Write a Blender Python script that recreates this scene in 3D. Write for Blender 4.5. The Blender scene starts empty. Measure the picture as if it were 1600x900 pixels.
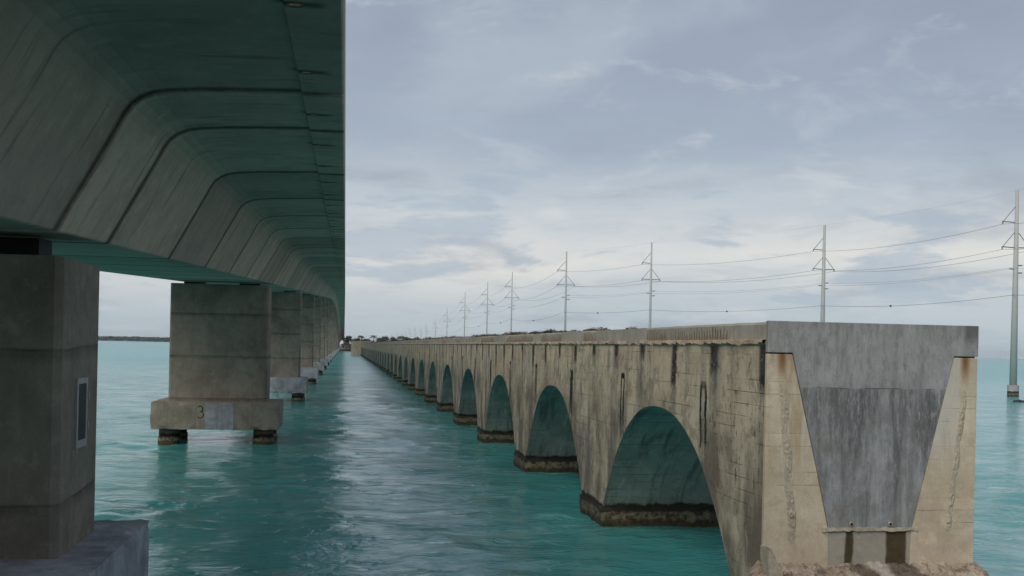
import bpy, bmesh, math, random
import numpy as np
from mathutils import Vector, Matrix, noise as mnoise

random.seed(7)
RNG = np.random.default_rng(11)
SC = bpy.context.scene
COL = SC.collection
R = math.radians

# ------------------------------------------------------------------ camera
CAM_H = 5.18
F_PX, YAW, ROLL = 1700.0, math.atan(262 / 1700.0), 0.0215
cam = bpy.data.cameras.new('camera')
cam.sensor_width = 36.0
cam.lens = F_PX / 1600 * 36.0
cam.shift_y = (542.9 - 450) / 1600
cam.clip_start, cam.clip_end = 0.1, 30000
cam_ob = bpy.data.objects.new('camera', cam)
COL.objects.link(cam_ob)
fw = Vector((math.sin(YAW), math.cos(YAW), 0))
r0 = Vector((math.cos(YAW), -math.sin(YAW), 0))
u0 = Vector((0, 0, 1))
rc = math.cos(ROLL) * r0 + math.sin(ROLL) * u0
uc = -math.sin(ROLL) * r0 + math.cos(ROLL) * u0
m = Matrix((rc, uc, -fw)).transposed().to_4x4()
m.translation = (0, 0, CAM_H)
cam_ob.matrix_world = m
SC.camera = cam_ob

# ------------------------------------------------------------------ light and exposure
SUN_FROM = Vector((-0.85, -1.0, 1.15)).normalized()
SC.view_settings.view_transform = 'Standard'
SC.view_settings.look = 'None'
SC.view_settings.gamma = 1
SC.view_settings.use_curve_mapping = False
SC.view_settings.exposure = 0.4
sun = bpy.data.lights.new('sun', 'SUN')
sun.energy = 1.45
sun.angle = R(35)
sun.color = (1.0, 0.93, 0.82)
sun_ob = bpy.data.objects.new('sun', sun)
COL.objects.link(sun_ob)
sun_ob.rotation_euler = SUN_FROM.to_track_quat('Z', 'Y').to_euler()
sun_ob.location = (0, 0, 60)


# ------------------------------------------------------------------ node helper
class NT:
    def __init__(self, tree):
        self.t = tree
        self.n = tree.nodes
        self.l = tree.links

    def _in(self, sock, v):
        if isinstance(v, bpy.types.NodeSocket):
            self.l.new(v, sock)
        elif v is not None:
            if sock.type == 'RGBA' and len(v) == 3:
                v = (*v, 1)
            sock.default_value = v

    def math(self, op, a, b=None, c=None, clamp=False):
        n = self.n.new('ShaderNodeMath')
        n.operation = op
        n.use_clamp = clamp
        self._in(n.inputs[0], a)
        if b is not None:
            self._in(n.inputs[1], b)
        if c is not None:
            self._in(n.inputs[2], c)
        return n.outputs[0]

    def vmul(self, v, s):
        n = self.n.new('ShaderNodeVectorMath')
        n.operation = 'MULTIPLY'
        self._in(n.inputs[0], v)
        n.inputs[1].default_value = s
        return n.outputs[0]

    def vadd(self, v, w):
        n = self.n.new('ShaderNodeVectorMath')
        n.operation = 'ADD'
        self._in(n.inputs[0], v)
        self._in(n.inputs[1], w)
        return n.outputs[0]

    def noise(self, vec, scale, detail=4, rough=0.55, dist=0.0, color=False):
        n = self.n.new('ShaderNodeTexNoise')
        self._in(n.inputs['Vector'], vec)
        n.inputs['Scale'].default_value = scale
        n.inputs['Detail'].default_value = detail
        n.inputs['Roughness'].default_value = rough
        n.inputs['Distortion'].default_value = dist
        return n.outputs['Color' if color else 'Fac']

    def ss(self, v, a, b):
        """smoothstep from a to b (a may be larger than b)"""
        n = self.n.new('ShaderNodeMapRange')
        n.interpolation_type = 'SMOOTHSTEP'
        lo, hi, t0, t1 = (a, b, 0, 1) if a < b else (b, a, 1, 0)
        self._in(n.inputs['Value'], v)
        n.inputs['From Min'].default_value = lo
        n.inputs['From Max'].default_value = hi
        n.inputs['To Min'].default_value = t0
        n.inputs['To Max'].default_value = t1
        return n.outputs['Result']

    def mix(self, f, a, b, mode='MIX'):
        n = self.n.new('ShaderNodeMix')
        n.data_type = 'RGBA'
        n.blend_type = mode
        self._in(n.inputs[0], f)
        self._in(n.inputs[6], a)
        self._in(n.inputs[7], b)
        return n.outputs[2]

    def ramp(self, f, stops, interp='LINEAR'):
        n = self.n.new('ShaderNodeValToRGB')
        cr = n.color_ramp
        cr.interpolation = interp
        while len(cr.elements) < len(stops):
            cr.elements.new(0.5)
        for e, (p, c) in zip(cr.elements, stops):
            e.position = p
            e.color = (*c, 1) if len(c) == 3 else c
        self._in(n.inputs[0], f)
        return n.outputs[0]

    def pos(self):
        return self.n.new('ShaderNodeNewGeometry').outputs['Position']

    def xyz(self, v):
        n = self.n.new('ShaderNodeSeparateXYZ')
        self._in(n.inputs[0], v)
        return n.outputs

    def comb(self, x, y, z):
        n = self.n.new('ShaderNodeCombineXYZ')
        for i, v in enumerate((x, y, z)):
            self._in(n.inputs[i], v)
        return n.outputs[0]

    def bump(self, h, strength, dist):
        n = self.n.new('ShaderNodeBump')
        n.inputs['Strength'].default_value = strength
        n.inputs['Distance'].default_value = dist
        self._in(n.inputs['Height'], h)
        return n.outputs[0]


def new_mat(name):
    mt = bpy.data.materials.new(name)
    mt.use_nodes = True
    t = NT(mt.node_tree)
    b = mt.node_tree.nodes['Principled BSDF']
    return mt, t, b


# ------------------------------------------------------------------ sky
w = bpy.data.worlds.new('World')
SC.world = w
w.use_nodes = True
W = NT(w.node_tree)
for nd in list(W.n):
    W.n.remove(nd)
wo = W.n.new('ShaderNodeOutputWorld')
sky = W.n.new('ShaderNodeTexSky')
sky.sky_type = 'NISHITA'
sky.sun_disc = False
sky.sun_elevation = math.asin(SUN_FROM.z)
sky.sun_rotation = math.atan2(SUN_FROM.x, SUN_FROM.y)
bg1 = W.n.new('ShaderNodeBackground')
W._in(bg1.inputs[0], sky.outputs[0])
bg1.inputs[1].default_value = 0.05
tc = W.n.new('ShaderNodeTexCoord').outputs['Generated']
sx = W.xyz(tc)
elev = W.math('MAXIMUM', sx[2], 0.0)
# flat cloud deck: project the direction on a plane overhead
inv = W.math('DIVIDE', 1.0, W.math('ADD', elev, 0.16))
px = W.math('MULTIPLY', sx[0], inv)
py = W.math('MULTIPLY', sx[1], inv)
deck = W.comb(px, py, W.math('MULTIPLY', elev, 2.0))
n1 = W.noise(W.vadd(deck, (3.1, 1.7, 0.4)), 0.9, 7, 0.55, 0.35)
n2 = W.noise(W.vadd(W.vmul(tc, (2.4, 2.4, 9.0)), (2.1, 0.3, 1.9)), 1.5, 6, 0.58, 0.5)
n3 = W.noise(W.vadd(W.vmul(tc, (1.6, 1.6, 6.0)), (5.1, 2.3, 7.2)), 4.2, 7, 0.60, 0.3)
wob = W.math('MULTIPLY_ADD', W.math('SUBTRACT', n2, 0.5), 0.10, elev)
base = W.ramp(wob, [(0.0, (0.38, 0.45, 0.50)), (0.04, (0.45, 0.50, 0.53)), (0.08, (0.63, 0.625, 0.60)),
                    (0.125, (0.455, 0.50, 0.54)), (0.19, (0.315, 0.37, 0.445)), (0.30, (0.255, 0.30, 0.38)), (1.0, (0.24, 0.28, 0.355))])
lite = W.ss(n1, 0.52, 0.68)
base = W.mix(W.math('MULTIPLY', lite, 0.38), base, (0.46, 0.51, 0.56))
mass = W.ss(n1, 0.47, 0.33)
base = W.mix(W.math('MULTIPLY', mass, 0.5), base, (0.25, 0.28, 0.345))
n4 = W.noise(W.vadd(W.vmul(deck, (1.0, 1.0, 1.0)), (7.7, 4.2, 2.0)), 2.6, 8, 0.62, 0.6)
base = W.mix(W.math('MULTIPLY', W.ss(n4, 0.55, 0.72), 0.24), base, (0.58, 0.62, 0.65))
base = W.mix(W.math('MULTIPLY', W.ss(n4, 0.46, 0.32), 0.18), base, (0.26, 0.295, 0.36))
dark = W.ss(n3, 0.53, 0.64)
low = W.math('MULTIPLY', W.ss(elev, 0.26, 0.10), W.ss(elev, 0.015, 0.06))
base = W.mix(W.math('MULTIPLY', W.math('MULTIPLY', dark, low), 0.62), base, (0.31, 0.385, 0.47))
wisp = W.ss(n3, 0.42, 0.28)
base = W.mix(W.math('MULTIPLY', wisp, 0.35), base, (0.60, 0.62, 0.62))
bg2 = W.n.new('ShaderNodeBackground')
W._in(bg2.inputs[0], base)
bg2.inputs[1].default_value = 0.93
mx = W.n.new('ShaderNodeMixShader')
mx.inputs[0].default_value = 0.95
W.l.new(bg1.outputs[0], mx.inputs[1])
W.l.new(bg2.outputs[0], mx.inputs[2])
W.l.new(mx.outputs[0], wo.inputs[0])


# ------------------------------------------------------------------ materials
def concrete(name, a, b, c, streak=0.5, streak_col=(0.05, 0.05, 0.045), boards=0.0, tide=None, mott=0.6,
             extra=None, bump=0.5, lift=None, pit=0.3):
    """a,b,c: light, mid and dark body colours; tide: height of the dark algae band; lift: spacing of pour joints"""
    mt, t, bs = new_mat(name)
    p = t.pos()
    x, y, z = t.xyz(p)
    big = t.noise(p, mott, 5, 0.6, 0.4)
    col = t.ramp(big, [(0.34, c), (0.50, b), (0.64, a)])
    mid = t.noise(p, mott * 6, 6, 0.65)
    col = t.mix(t.math('MULTIPLY', t.ss(mid, 0.5, 0.66), 0.55), col, tuple(v * 0.62 for v in b))
    col = t.mix(t.math('MULTIPLY', t.ss(mid, 0.46, 0.33), 0.45), col, tuple(min(1, v * 1.28) for v in a))
    # vertical run-down streaks
    if streak:
        sv = t.noise(t.vmul(p, (3.2, 3.2, 0.16)), 1.0, 6, 0.65, 0.25)
        sv2 = t.noise(t.vmul(p, (11, 11, 0.5)), 1.0, 3, 0.6)
        sf = t.math('MULTIPLY', t.ss(sv, 0.50, 0.68), t.ss(sv2, 0.30, 0.62))
        col = t.mix(t.math('MULTIPLY', sf, streak), col, streak_col)
        sl = t.math('MULTIPLY', t.ss(sv, 0.44, 0.30), t.ss(sv2, 0.40, 0.66))
        col = t.mix(t.math('MULTIPLY', sl, streak * 0.6), col, tuple(min(1, v * 1.35) for v in a))
    fine = t.noise(p, 26, 5, 0.7)
    h = t.math('MULTIPLY', fine, 0.5)
    spots = t.ss(t.noise(p, 9.0, 3, 0.5), 0.66, 0.74)
    col = t.mix(t.math('MULTIPLY', spots, pit), col, tuple(v * 0.25 for v in b))
    col = t.mix(0.35, col, t.mix(fine, tuple(v * 0.5 for v in b), tuple(min(1, v * 1.5) for v in a)), 'MIX')
    if boards:
        zz = t.math('ADD', z, t.math('MULTIPLY', t.noise(t.vmul(p, (0.2, 0.2, 0.0)), 1, 1), 0.06))
        fr = t.math('FRACT', t.math('DIVIDE', zz, 0.235))
        line = t.math('MAXIMUM', t.ss(fr, 0.07, 0.0), t.ss(fr, 0.96, 1.0))
        bid = t.math('FLOOR', t.math('DIVIDE', zz, 0.235))
        brk = t.noise(t.comb(t.math('MULTIPLY', x, 0.6), t.math('MULTIPLY', y, 0.6), t.math('MULTIPLY', bid, 3.7)), 1.0, 4, 0.6)
        lm = t.math('MULTIPLY', line, t.ss(brk, 0.51, 0.60))
        col = t.mix(t.math('MULTIPLY', lm, 0.8 * boards), col, (0.05, 0.042, 0.035))
        tint = t.noise(t.comb(t.math('MULTIPLY', x, 0.25), t.math('MULTIPLY', y, 0.25), t.math('MULTIPLY', bid, 5.3)), 1.0, 1)
        col = t.mix(t.math('MULTIPLY', t.ss(tint, 0.4, 0.7), 0.22 * boards), col, tuple(v * 0.65 for v in b))
        h = t.math('SUBTRACT', h, t.math('MULTIPLY', t.math('MULTIPLY_ADD', lm, 0.75, t.math('MULTIPLY', line, 0.10)), boards))
    if lift:
        zz = t.math('ADD', z, t.math('MULTIPLY', t.noise(p, 1.1, 3), 0.10))
        zz = t.math('SUBTRACT', zz, t.math('MULTIPLY', y, 0.0383))
        fr = t.math('FRACT', t.math('DIVIDE', t.math('ADD', zz, lift[1]), lift[0]))
        ln = t.math('MAXIMUM', t.ss(fr, 0.03, 0.0), t.math('MULTIPLY', t.ss(fr, 0.90, 1.0), 0.6))
        col = t.mix(t.math('MULTIPLY', ln, t.math('MULTIPLY', t.noise(p, 2.2, 4), 1.2), clamp=True), col, tuple(v * 0.3 for v in c))
    if extra:
        col = extra(t, p, x, y, z, col)
    rough = 0.88
    if tide:
        zt = t.math('ADD', z, t.math('MULTIPLY', t.math('SUBTRACT', t.noise(p, 2.2, 5, 0.6), 0.5), 0.34))
        grow = t.noise(p, 7, 5, 0.7)
        olive = t.mix(t.ss(grow, 0.36, 0.62), (0.05, 0.045, 0.03), (0.23, 0.20, 0.135))
        wet = t.ss(zt, tide * 0.86, tide * 0.62)
        blk = t.math('MULTIPLY', t.ss(zt, tide * 1.12, tide * 0.98), t.ss(zt, tide * 0.60, tide * 0.74))
        col = t.mix(wet, col, olive)
        col = t.mix(t.math('MULTIPLY', blk, 0.92), col, (0.012, 0.011, 0.009))
        base_ = t.ss(zt, tide * 0.40, tide * 0.22)
        col = t.mix(t.math('MULTIPLY', base_, 0.85), col, t.mix(grow, (0.008, 0.007, 0.005), (0.09, 0.065, 0.03)))
        h = t.math('ADD', h, t.math('MULTIPLY', t.math('MULTIPLY', grow, wet), 1.6))
    t._in(bs.inputs['Base Color'], col)
    bs.inputs['Roughness'].default_value = rough
    bs.inputs['Specular IOR Level'].default_value = 0.25
    t._in(bs.inputs['Normal'], t.bump(h, bump, 0.02))
    return mt


def band(t, v, c, half, soft):
    """1 inside |v-c|<half"""
    d = t.math('ABSOLUTE', t.math('SUBTRACT', v, c))
    return t.ss(d, half + soft, half)


ARCH_P, ARCH_C0, X_L, X_R = 13.6, 25.6, 7.56, 11.65


def wall_stains(t, p, x, y, z, col):
    wob = t.noise(p, 3.0, 5, 0.65)
    wob2 = t.noise(p, 9.0, 4, 0.65)
    yw = t.math('ADD', y, t.math('MULTIPLY', t.math('SUBTRACT', wob, 0.5), 0.22))
    yw = t.math('ADD', yw, t.math('MULTIPLY', t.math('SUBTRACT', wob2, 0.5), 0.12))
    rb = t.n.new('ShaderNodeObjectInfo').outputs['Random']
    col = t.mix(t.math('MULTIPLY', rb, 0.28), col, (0.38, 0.30, 0.20))
    # brown weathering on the haunches and lower wall
    br = t.math('MULTIPLY', t.ss(z, 4.3, 3.1), t.ss(t.noise(t.vmul(p, (1, 0.9, 0.45)), 0.8, 4), 0.40, 0.60))
    col = t.mix(t.math('MULTIPLY', br, 0.80), col, (0.15, 0.11, 0.085))
    gz = t.ss(t.noise(t.vmul(p, (1.6, 1.6, 0.14)), 1.0, 5, 0.6, 0.2), 0.50, 0.62)
    col = t.mix(t.math('MULTIPLY', gz, 0.45), col, (0.22, 0.21, 0.20))
    ef = t.math('MULTIPLY', t.ss(t.noise(t.vmul(p, (5, 5, 0.5)), 1.0, 5, 0.7), 0.58, 0.70), t.ss(t.noise(p, 0.9, 3), 0.45, 0.6))
    col = t.mix(t.math('MULTIPLY', ef, 0.55), col, (0.50, 0.47, 0.40))
    blt = t.noise(t.vmul(p, (1, 1, 0.8)), 1.7, 7, 0.72, 0.4)
    col = t.mix(t.math('MULTIPLY', t.ss(blt, 0.51, 0.58), 0.48), col, (0.17, 0.14, 0.115))
    col = t.mix(t.math('MULTIPLY', t.ss(blt, 0.45, 0.37), 0.40), col, (0.60, 0.54, 0.42))
    sc_ = t.math('MULTIPLY', t.ss(t.noise(t.vmul(p, (4, 4, 2.2)), 1.6, 6, 0.75), 0.57, 0.63), t.ss(t.noise(p, 0.6, 2), 0.42, 0.58))
    col = t.mix(t.math('MULTIPLY', sc_, 0.75), col, (0.055, 0.045, 0.04))
    # dark grey-brown patches along both haunches of each arch
    # weep marks below the broken ledge, one every fifth of a bay
    s = ARCH_P / 5
    k = t.math('FLOOR', t.math('ADD', t.math('DIVIDE', t.math('SUBTRACT', y, 18.9), s), 0.5))
    fy = t.math('MULTIPLY', t.math('SUBTRACT', t.math('FRACT', t.math('ADD', t.math('DIVIDE', t.math('SUBTRACT', yw, 18.9), s), 0.5)), 0.5), s)
    rnd = t.noise(t.comb(t.math('MULTIPLY', k, 1.37), 0.5, 0.5), 1.0, 0)
    lng = t.math('MULTIPLY_ADD', rnd, 2.6, -0.55)
    bot = t.math('SUBTRACT', 5.42, t.math('MAXIMUM', lng, 0.28))
    zr = t.math('SUBTRACT', z, bot)
    dist = t.math('ABSOLUTE', fy)
    core = t.math('MULTIPLY', t.ss(dist, 0.27, 0.11), t.math('MULTIPLY', t.ss(zr, -0.18, 0.12), t.ss(z, 5.48, 5.40)))
    col = t.mix(t.math('MULTIPLY', core, t.ss(wob2, 0.28, 0.45)), col, (0.022, 0.02, 0.022))
    halo = t.math('MULTIPLY', t.ss(dist, 0.40, 0.10), t.math('MULTIPLY', t.ss(zr, -1.9, 0.0), t.ss(wob, 0.35, 0.60)))
    col = t.mix(t.math('MULTIPLY', halo, 0.62), col, (0.075, 0.068, 0.066))
    # long black drip marks around the haunch drains, two per bay
    s2 = ARCH_P / 2
    fy2 = t.math('MULTIPLY', t.math('SUBTRACT', t.math('FRACT', t.math('ADD', t.math('DIVIDE', t.math('SUBTRACT', yw, 22.2), s2), 0.5)), 0.5), s2)
    d2 = t.math('ABSOLUTE', fy2)
    ring = t.ss(t.math('ABSOLUTE', t.math('SUBTRACT', d2, 0.155)), 0.085, 0.035)
    cap = t.math('MULTIPLY', t.ss(d2, 0.22, 0.16), band(t, z, 4.47, 0.05, 0.06))
    ring = t.math('MULTIPLY', ring, t.math('MULTIPLY', t.ss(z, 4.53, 4.46), t.ss(t.math('ADD', z, t.math('MULTIPLY', wob, 0.9)), 3.25, 3.75)))
    k2 = t.math('FLOOR', t.math('ADD', t.math('DIVIDE', t.math('SUBTRACT', y, 22.2), s2), 0.5))
    rn2 = t.noise(t.comb(t.math('MULTIPLY', k2, 2.13), 3.5, 0.5), 1.0, 0)
    ring = t.math('MULTIPLY', ring, t.ss(t.math('ADD', wob2, t.math('MULTIPLY', rn2, 0.3)), 0.40, 0.58))
    cap = t.math('MULTIPLY', cap, t.ss(rn2, 0.35, 0.5))
    fill = t.math('MULTIPLY', t.ss(d2, 0.16, 0.10), t.math('MULTIPLY', t.ss(z, 4.5, 4.42), t.ss(z, 2.9, 3.6)))
    col = t.mix(t.math('MULTIPLY', fill, t.math('MULTIPLY', t.ss(rn2, 0.55, 0.42), t.ss(y, 31, 34))), col, (0.03, 0.026, 0.024))
    col = t.mix(t.math('MAXIMUM', ring, cap), col, (0.012, 0.011, 0.012))
    tail = t.math('MULTIPLY', t.ss(d2, 0.36, 0.08), t.math('MULTIPLY', t.ss(z, 4.2, 3.2), t.ss(z, 0.9, 2.4)))
    col = t.mix(t.math('MULTIPLY', tail, t.math('MULTIPLY', t.ss(wob, 0.35, 0.6), 0.55)), col, (0.05, 0.042, 0.038))
    # pinkish spalled band right under the ledge
    sp = t.math('MULTIPLY', t.ss(t.math('ADD', z, t.math('MULTIPLY', wob2, 0.16)), 5.36, 5.44), 0.7)
    col = t.mix(sp, col, (0.40, 0.30, 0.22))
    # rust runs
    ru = t.math('MULTIPLY', t.ss(t.noise(t.vmul(p, (7, 7, 0.35)), 1, 3), 0.70, 0.78), t.ss(t.noise(p, 0.7, 2), 0.5, 0.6))
    col = t.mix(t.math('MULTIPLY', ru, 0.7), col, (0.19, 0.075, 0.02))
    return col


def coping_stains(t, p, x, y, z, col):
    st = t.noise(t.comb(0.3, t.math('MULTIPLY', y, 0.22), 0.2), 1.0, 1)
    on = t.ss(st, 0.44, 0.47)
    yy = t.math('ADD', y, t.math('MULTIPLY', t.noise(p, 4, 2), 0.15))
    fr = t.math('ABSOLUTE', t.math('SUBTRACT', t.math('FRACT', t.math('DIVIDE', yy, 0.17)), 0.5))
    cell = t.noise(t.comb(t.math('FLOOR', t.math('DIVIDE', yy, 0.17)), 0.4, 0.1), 2.3, 0)
    top = t.math('MULTIPLY_ADD', cell, 0.34, 5.46)
    tick = t.math('MULTIPLY', t.ss(fr, 0.20, 0.06), t.ss(t.math('SUBTRACT', z, top), 0.03, -0.03))
    col = t.mix(t.math('MULTIPLY', t.math('MULTIPLY', tick, on), 0.9), col, t.mix(cell, (0.03, 0.02, 0.015), (0.16, 0.06, 0.02)))
    lowr = t.math('MULTIPLY', t.ss(z, 5.56, 5.46), t.math('MULTIPLY', on, 0.45))
    return t.mix(lowr, col, (0.20, 0.13, 0.075))


def leg_stains(t, p, x, y, z, col):
    n = t.noise(t.vmul(p, (2.2, 2.2, 0.4)), 1.3, 5, 0.6, 0.3)
    och = t.math('MULTIPLY', t.ss(n, 0.42, 0.62), t.ss(z, 2.0, 4.2))
    col = t.mix(t.math('MULTIPLY', och, 0.6), col, (0.36, 0.235, 0.10))
    inl = t.math('MULTIPLY', t.ss(x, 7.88, 7.96), t.ss(x, 8.6, 8.4))
    inr = t.math('MULTIPLY', t.ss(x, 10.6, 10.8), t.ss(x, 11.36, 11.26))
    pal = t.math('MULTIPLY', t.math('MAXIMUM', inl, inr), t.math('MULTIPLY', t.ss(z, 2.8, 3.9), t.ss(n, 0.62, 0.42)))
    col = t.mix(t.math('MULTIPLY', pal, 0.65), col, (0.58, 0.55, 0.50))
    xs = t.math('MINIMUM', t.math('ABSOLUTE', t.math('SUBTRACT', x, 7.84)), t.math('ABSOLUTE', t.math('SUBTRACT', x, 11.42)))
    ru = t.math('MULTIPLY', t.ss(t.math('ADD', xs, t.math('MULTIPLY', n, 0.12)), 0.19, 0.07), t.ss(z, 4.55, 5.12))
    return t.mix(t.math('MULTIPLY', ru, 0.9), col, (0.20, 0.085, 0.02))


def panel_stains(t, p, x, y, z, col):
    bl = t.noise(p, 1.5, 7, 0.68, 0.5)
    col = t.mix(t.math('MULTIPLY', t.ss(bl, 0.46, 0.60), 0.55), col, (0.19, 0.185, 0.18))
    col = t.mix(t.math('MULTIPLY', t.ss(bl, 0.44, 0.34), 0.50), col, (0.40, 0.395, 0.395))
    brn = t.math('MULTIPLY', t.ss(t.noise(t.vadd(p, (4, 0, 9)), 1.1, 6, 0.65), 0.54, 0.66), 0.45)
    col = t.mix(brn, col, (0.25, 0.22, 0.175))
    vs_ = t.noise(t.vmul(p, (4.2, 1, 0.32)), 1.0, 7, 0.68, 0.25)
    col = t.mix(t.math('MULTIPLY', t.ss(vs_, 0.51, 0.62), 0.55), col, (0.14, 0.14, 0.135))
    col = t.mix(t.math('MULTIPLY', t.ss(vs_, 0.46, 0.36), 0.45), col, (0.43, 0.43, 0.435))
    below = t.ss(z, 4.60, 4.52)
    col = t.mix(t.math('MULTIPLY', below, 0.06), col, (0.13, 0.14, 0.155))
    up = t.ss(t.math('ADD', z, t.math('MULTIPLY', t.math('SUBTRACT', vs_, 0.5), 3.0)), 3.7, 5.0)
    col = t.mix(t.math('MULTIPLY', up, 0.36), col, (0.43, 0.42, 0.405))
    sp = t.noise(t.vmul(p, (1, 1, 0.35)), 9.0, 7, 0.8)
    col = t.mix(t.math('MULTIPLY', t.ss(sp, 0.50, 0.60), 0.38), col, (0.13, 0.13, 0.128))
    col = t.mix(t.math('MULTIPLY', t.ss(sp, 0.46, 0.38), 0.34), col, (0.43, 0.425, 0.42))
    # crisp drips of different length running down from the pour line and from the top
    for zt, fx, ln, off, seed, amt, c in ((4.57, 2.2, 8.0, -2.9, 1.3, 0.62, (0.085, 0.085, 0.083)), (4.57, 6.5, 6.0, -2.5, 7.7, 0.5, (0.10, 0.10, 0.10)),
                                          (5.77, 3.4, 2.2, -0.85, 4.1, 0.35, (0.15, 0.145, 0.135)), (4.57, 5.5, 5.5, -2.6, 11.0, 0.35, (0.42, 0.43, 0.45))):
        jit = t.math('MULTIPLY', t.math('SUBTRACT', t.noise(t.vmul(p, (3, 1, 0.8)), 2.0, 5, 0.7), 0.5), 0.14)
        xx = t.math('ADD', x, jit)
        le = t.math('MULTIPLY_ADD', t.noise(t.comb(t.math('MULTIPLY', xx, fx), seed, 0.0), 1.0, 3, 0.6), ln, off)
        dn = t.math('SUBTRACT', zt, z)
        f = t.math('MULTIPLY', t.ss(t.math('SUBTRACT', le, dn), -0.20, 0.55), t.ss(dn, -0.01, 0.03))
        f = t.math('MULTIPLY', f, t.ss(t.noise(t.vmul(p, (9, 9, 2.0)), 1.5, 7, 0.8), 0.40, 0.54))
        col = t.mix(t.math('MULTIPLY', f, amt), col, c)
    zz = t.math('ADD', z, t.math('MULTIPLY', t.noise(p, 3, 4), 0.05))
    crack = t.math('MULTIPLY', band(t, zz, 4.595, 0.004, 0.010), t.ss(t.noise(p, 1.6, 3), 0.44, 0.52))
    col = t.mix(t.math('MULTIPLY', crack, 0.75), col, (0.07, 0.065, 0.06))
    cor = t.math('MULTIPLY', t.math('MULTIPLY', t.ss(x, 11.32, 11.45), t.ss(t.math('ADD', z, t.math('MULTIPLY', bl, 0.3)), 5.45, 5.75)), 0.65)
    return t.mix(cor, col, (0.08, 0.078, 0.072))


def rubble_stains(t, p, x, y, z, col):
    n = t.noise(p, 5.0, 7, 0.75)
    col = t.mix(t.math('MULTIPLY', t.ss(n, 0.50, 0.60), 0.7), col, (0.10, 0.075, 0.055))
    col = t.mix(t.math('MULTIPLY', t.ss(n, 0.46, 0.36), 0.6), col, (0.55, 0.48, 0.40))
    xw = t.math('ADD', x, t.math('MULTIPLY', t.math('SUBTRACT', t.noise(p, 2, 4), 0.5), 0.5))
    xw = t.math('ADD', xw, t.math('MULTIPLY', t.math('SUBTRACT', y, 18.7), 0.35))
    w1 = t.math('MAXIMUM', band(t, xw, 9.3, 0.10, 0.15), band(t, xw, 10.15, 0.22, 0.15))
    col = t.mix(t.math('MULTIPLY', w1, 0.7), col, (0.05, 0.04, 0.03))
    return t.mix(t.math('MULTIPLY', band(t, xw, 9.7, 0.10, 0.15), 0.5), col, (0.50, 0.48, 0.44))


def base_stains(t, p, x, y, z, col):
    xw = t.math('ADD', x, t.math('MULTIPLY', t.math('SUBTRACT', t.noise(t.vmul(p, (1, 1, 0.4)), 6, 4), 0.5), 0.10))
    a1 = band(t, xw, 9.20, 0.05, 0.05)
    a2 = band(t, xw, 10.12, 0.18, 0.05)
    g = t.mix(t.noise(p, 8, 4), (0.012, 0.010, 0.005), (0.10, 0.065, 0.02))
    return t.mix(t.math('MULTIPLY', t.math('MAXIMUM', a1, a2), 0.93), col, g)


M = {}
def soffit_stains(t, p, x, y, z, col):
    rb = t.n.new('ShaderNodeObjectInfo').outputs['Random']
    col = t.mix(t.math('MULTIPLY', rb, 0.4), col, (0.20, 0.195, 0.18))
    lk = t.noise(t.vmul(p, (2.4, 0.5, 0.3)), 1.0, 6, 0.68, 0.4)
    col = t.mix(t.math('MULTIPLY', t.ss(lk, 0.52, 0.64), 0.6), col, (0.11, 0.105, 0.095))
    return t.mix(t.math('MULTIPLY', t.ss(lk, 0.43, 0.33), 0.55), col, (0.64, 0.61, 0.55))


M['wall'] = concrete('old_wall_concrete', (0.68, 0.585, 0.435), (0.54, 0.445, 0.315), (0.36, 0.29, 0.21), streak=0.55,
                     streak_col=(0.10, 0.092, 0.088), boards=0.8, tide=0.66, mott=0.75, extra=wall_stains, bump=0.7)
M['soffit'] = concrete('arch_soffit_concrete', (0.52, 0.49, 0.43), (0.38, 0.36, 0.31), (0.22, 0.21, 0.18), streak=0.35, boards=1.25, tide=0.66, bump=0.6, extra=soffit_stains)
M['coping'] = concrete('coping_concrete', (0.42, 0.385, 0.32), (0.34, 0.305, 0.25), (0.23, 0.20, 0.16), streak=0.35,
                       streak_col=(0.12, 0.09, 0.07), extra=coping_stains)
M['patch'] = concrete('patch_concrete', (0.43, 0.395, 0.335), (0.36, 0.325, 0.27), (0.26, 0.23, 0.185), streak=0.25)
M['ledge'] = concrete('ledge_concrete', (0.60, 0.50, 0.39), (0.46, 0.34, 0.24), (0.14, 0.085, 0.055), streak=0.3, mott=2.5, bump=1.0)
M['leg'] = concrete('buttress_concrete', (0.66, 0.56, 0.43), (0.55, 0.445, 0.32), (0.43, 0.33, 0.225), streak=0.25,
                    streak_col=(0.20, 0.15, 0.10), boards=0.55, extra=leg_stains, pit=0.1)
M['ridge'] = concrete('broken_edge_concrete', (0.52, 0.455, 0.36), (0.45, 0.38, 0.285), (0.36, 0.29, 0.20), streak=0, mott=3, bump=1.0)
M['panel'] = concrete('infill_panel_concrete', (0.345, 0.345, 0.35), (0.285, 0.287, 0.292), (0.215, 0.218, 0.224), streak=0.25,
                      streak_col=(0.11, 0.115, 0.12), extra=panel_stains, pit=0.15)
M['base'] = concrete('base_concrete', (0.42, 0.38, 0.32), (0.36, 0.32, 0.265), (0.28, 0.24, 0.19), streak=0.2, extra=base_stains)
M['rubble'] = concrete('rubble_concrete', (0.46, 0.38, 0.30), (0.35, 0.275, 0.21), (0.13, 0.10, 0.075), streak=0, mott=2.2, tide=0.5, bump=1.0, extra=rubble_stains)
M['deck_top'] = concrete('old_deck_concrete', (0.34, 0.32, 0.28), (0.28, 0.26, 0.22), (0.2, 0.18, 0.15), streak=0)
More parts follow.
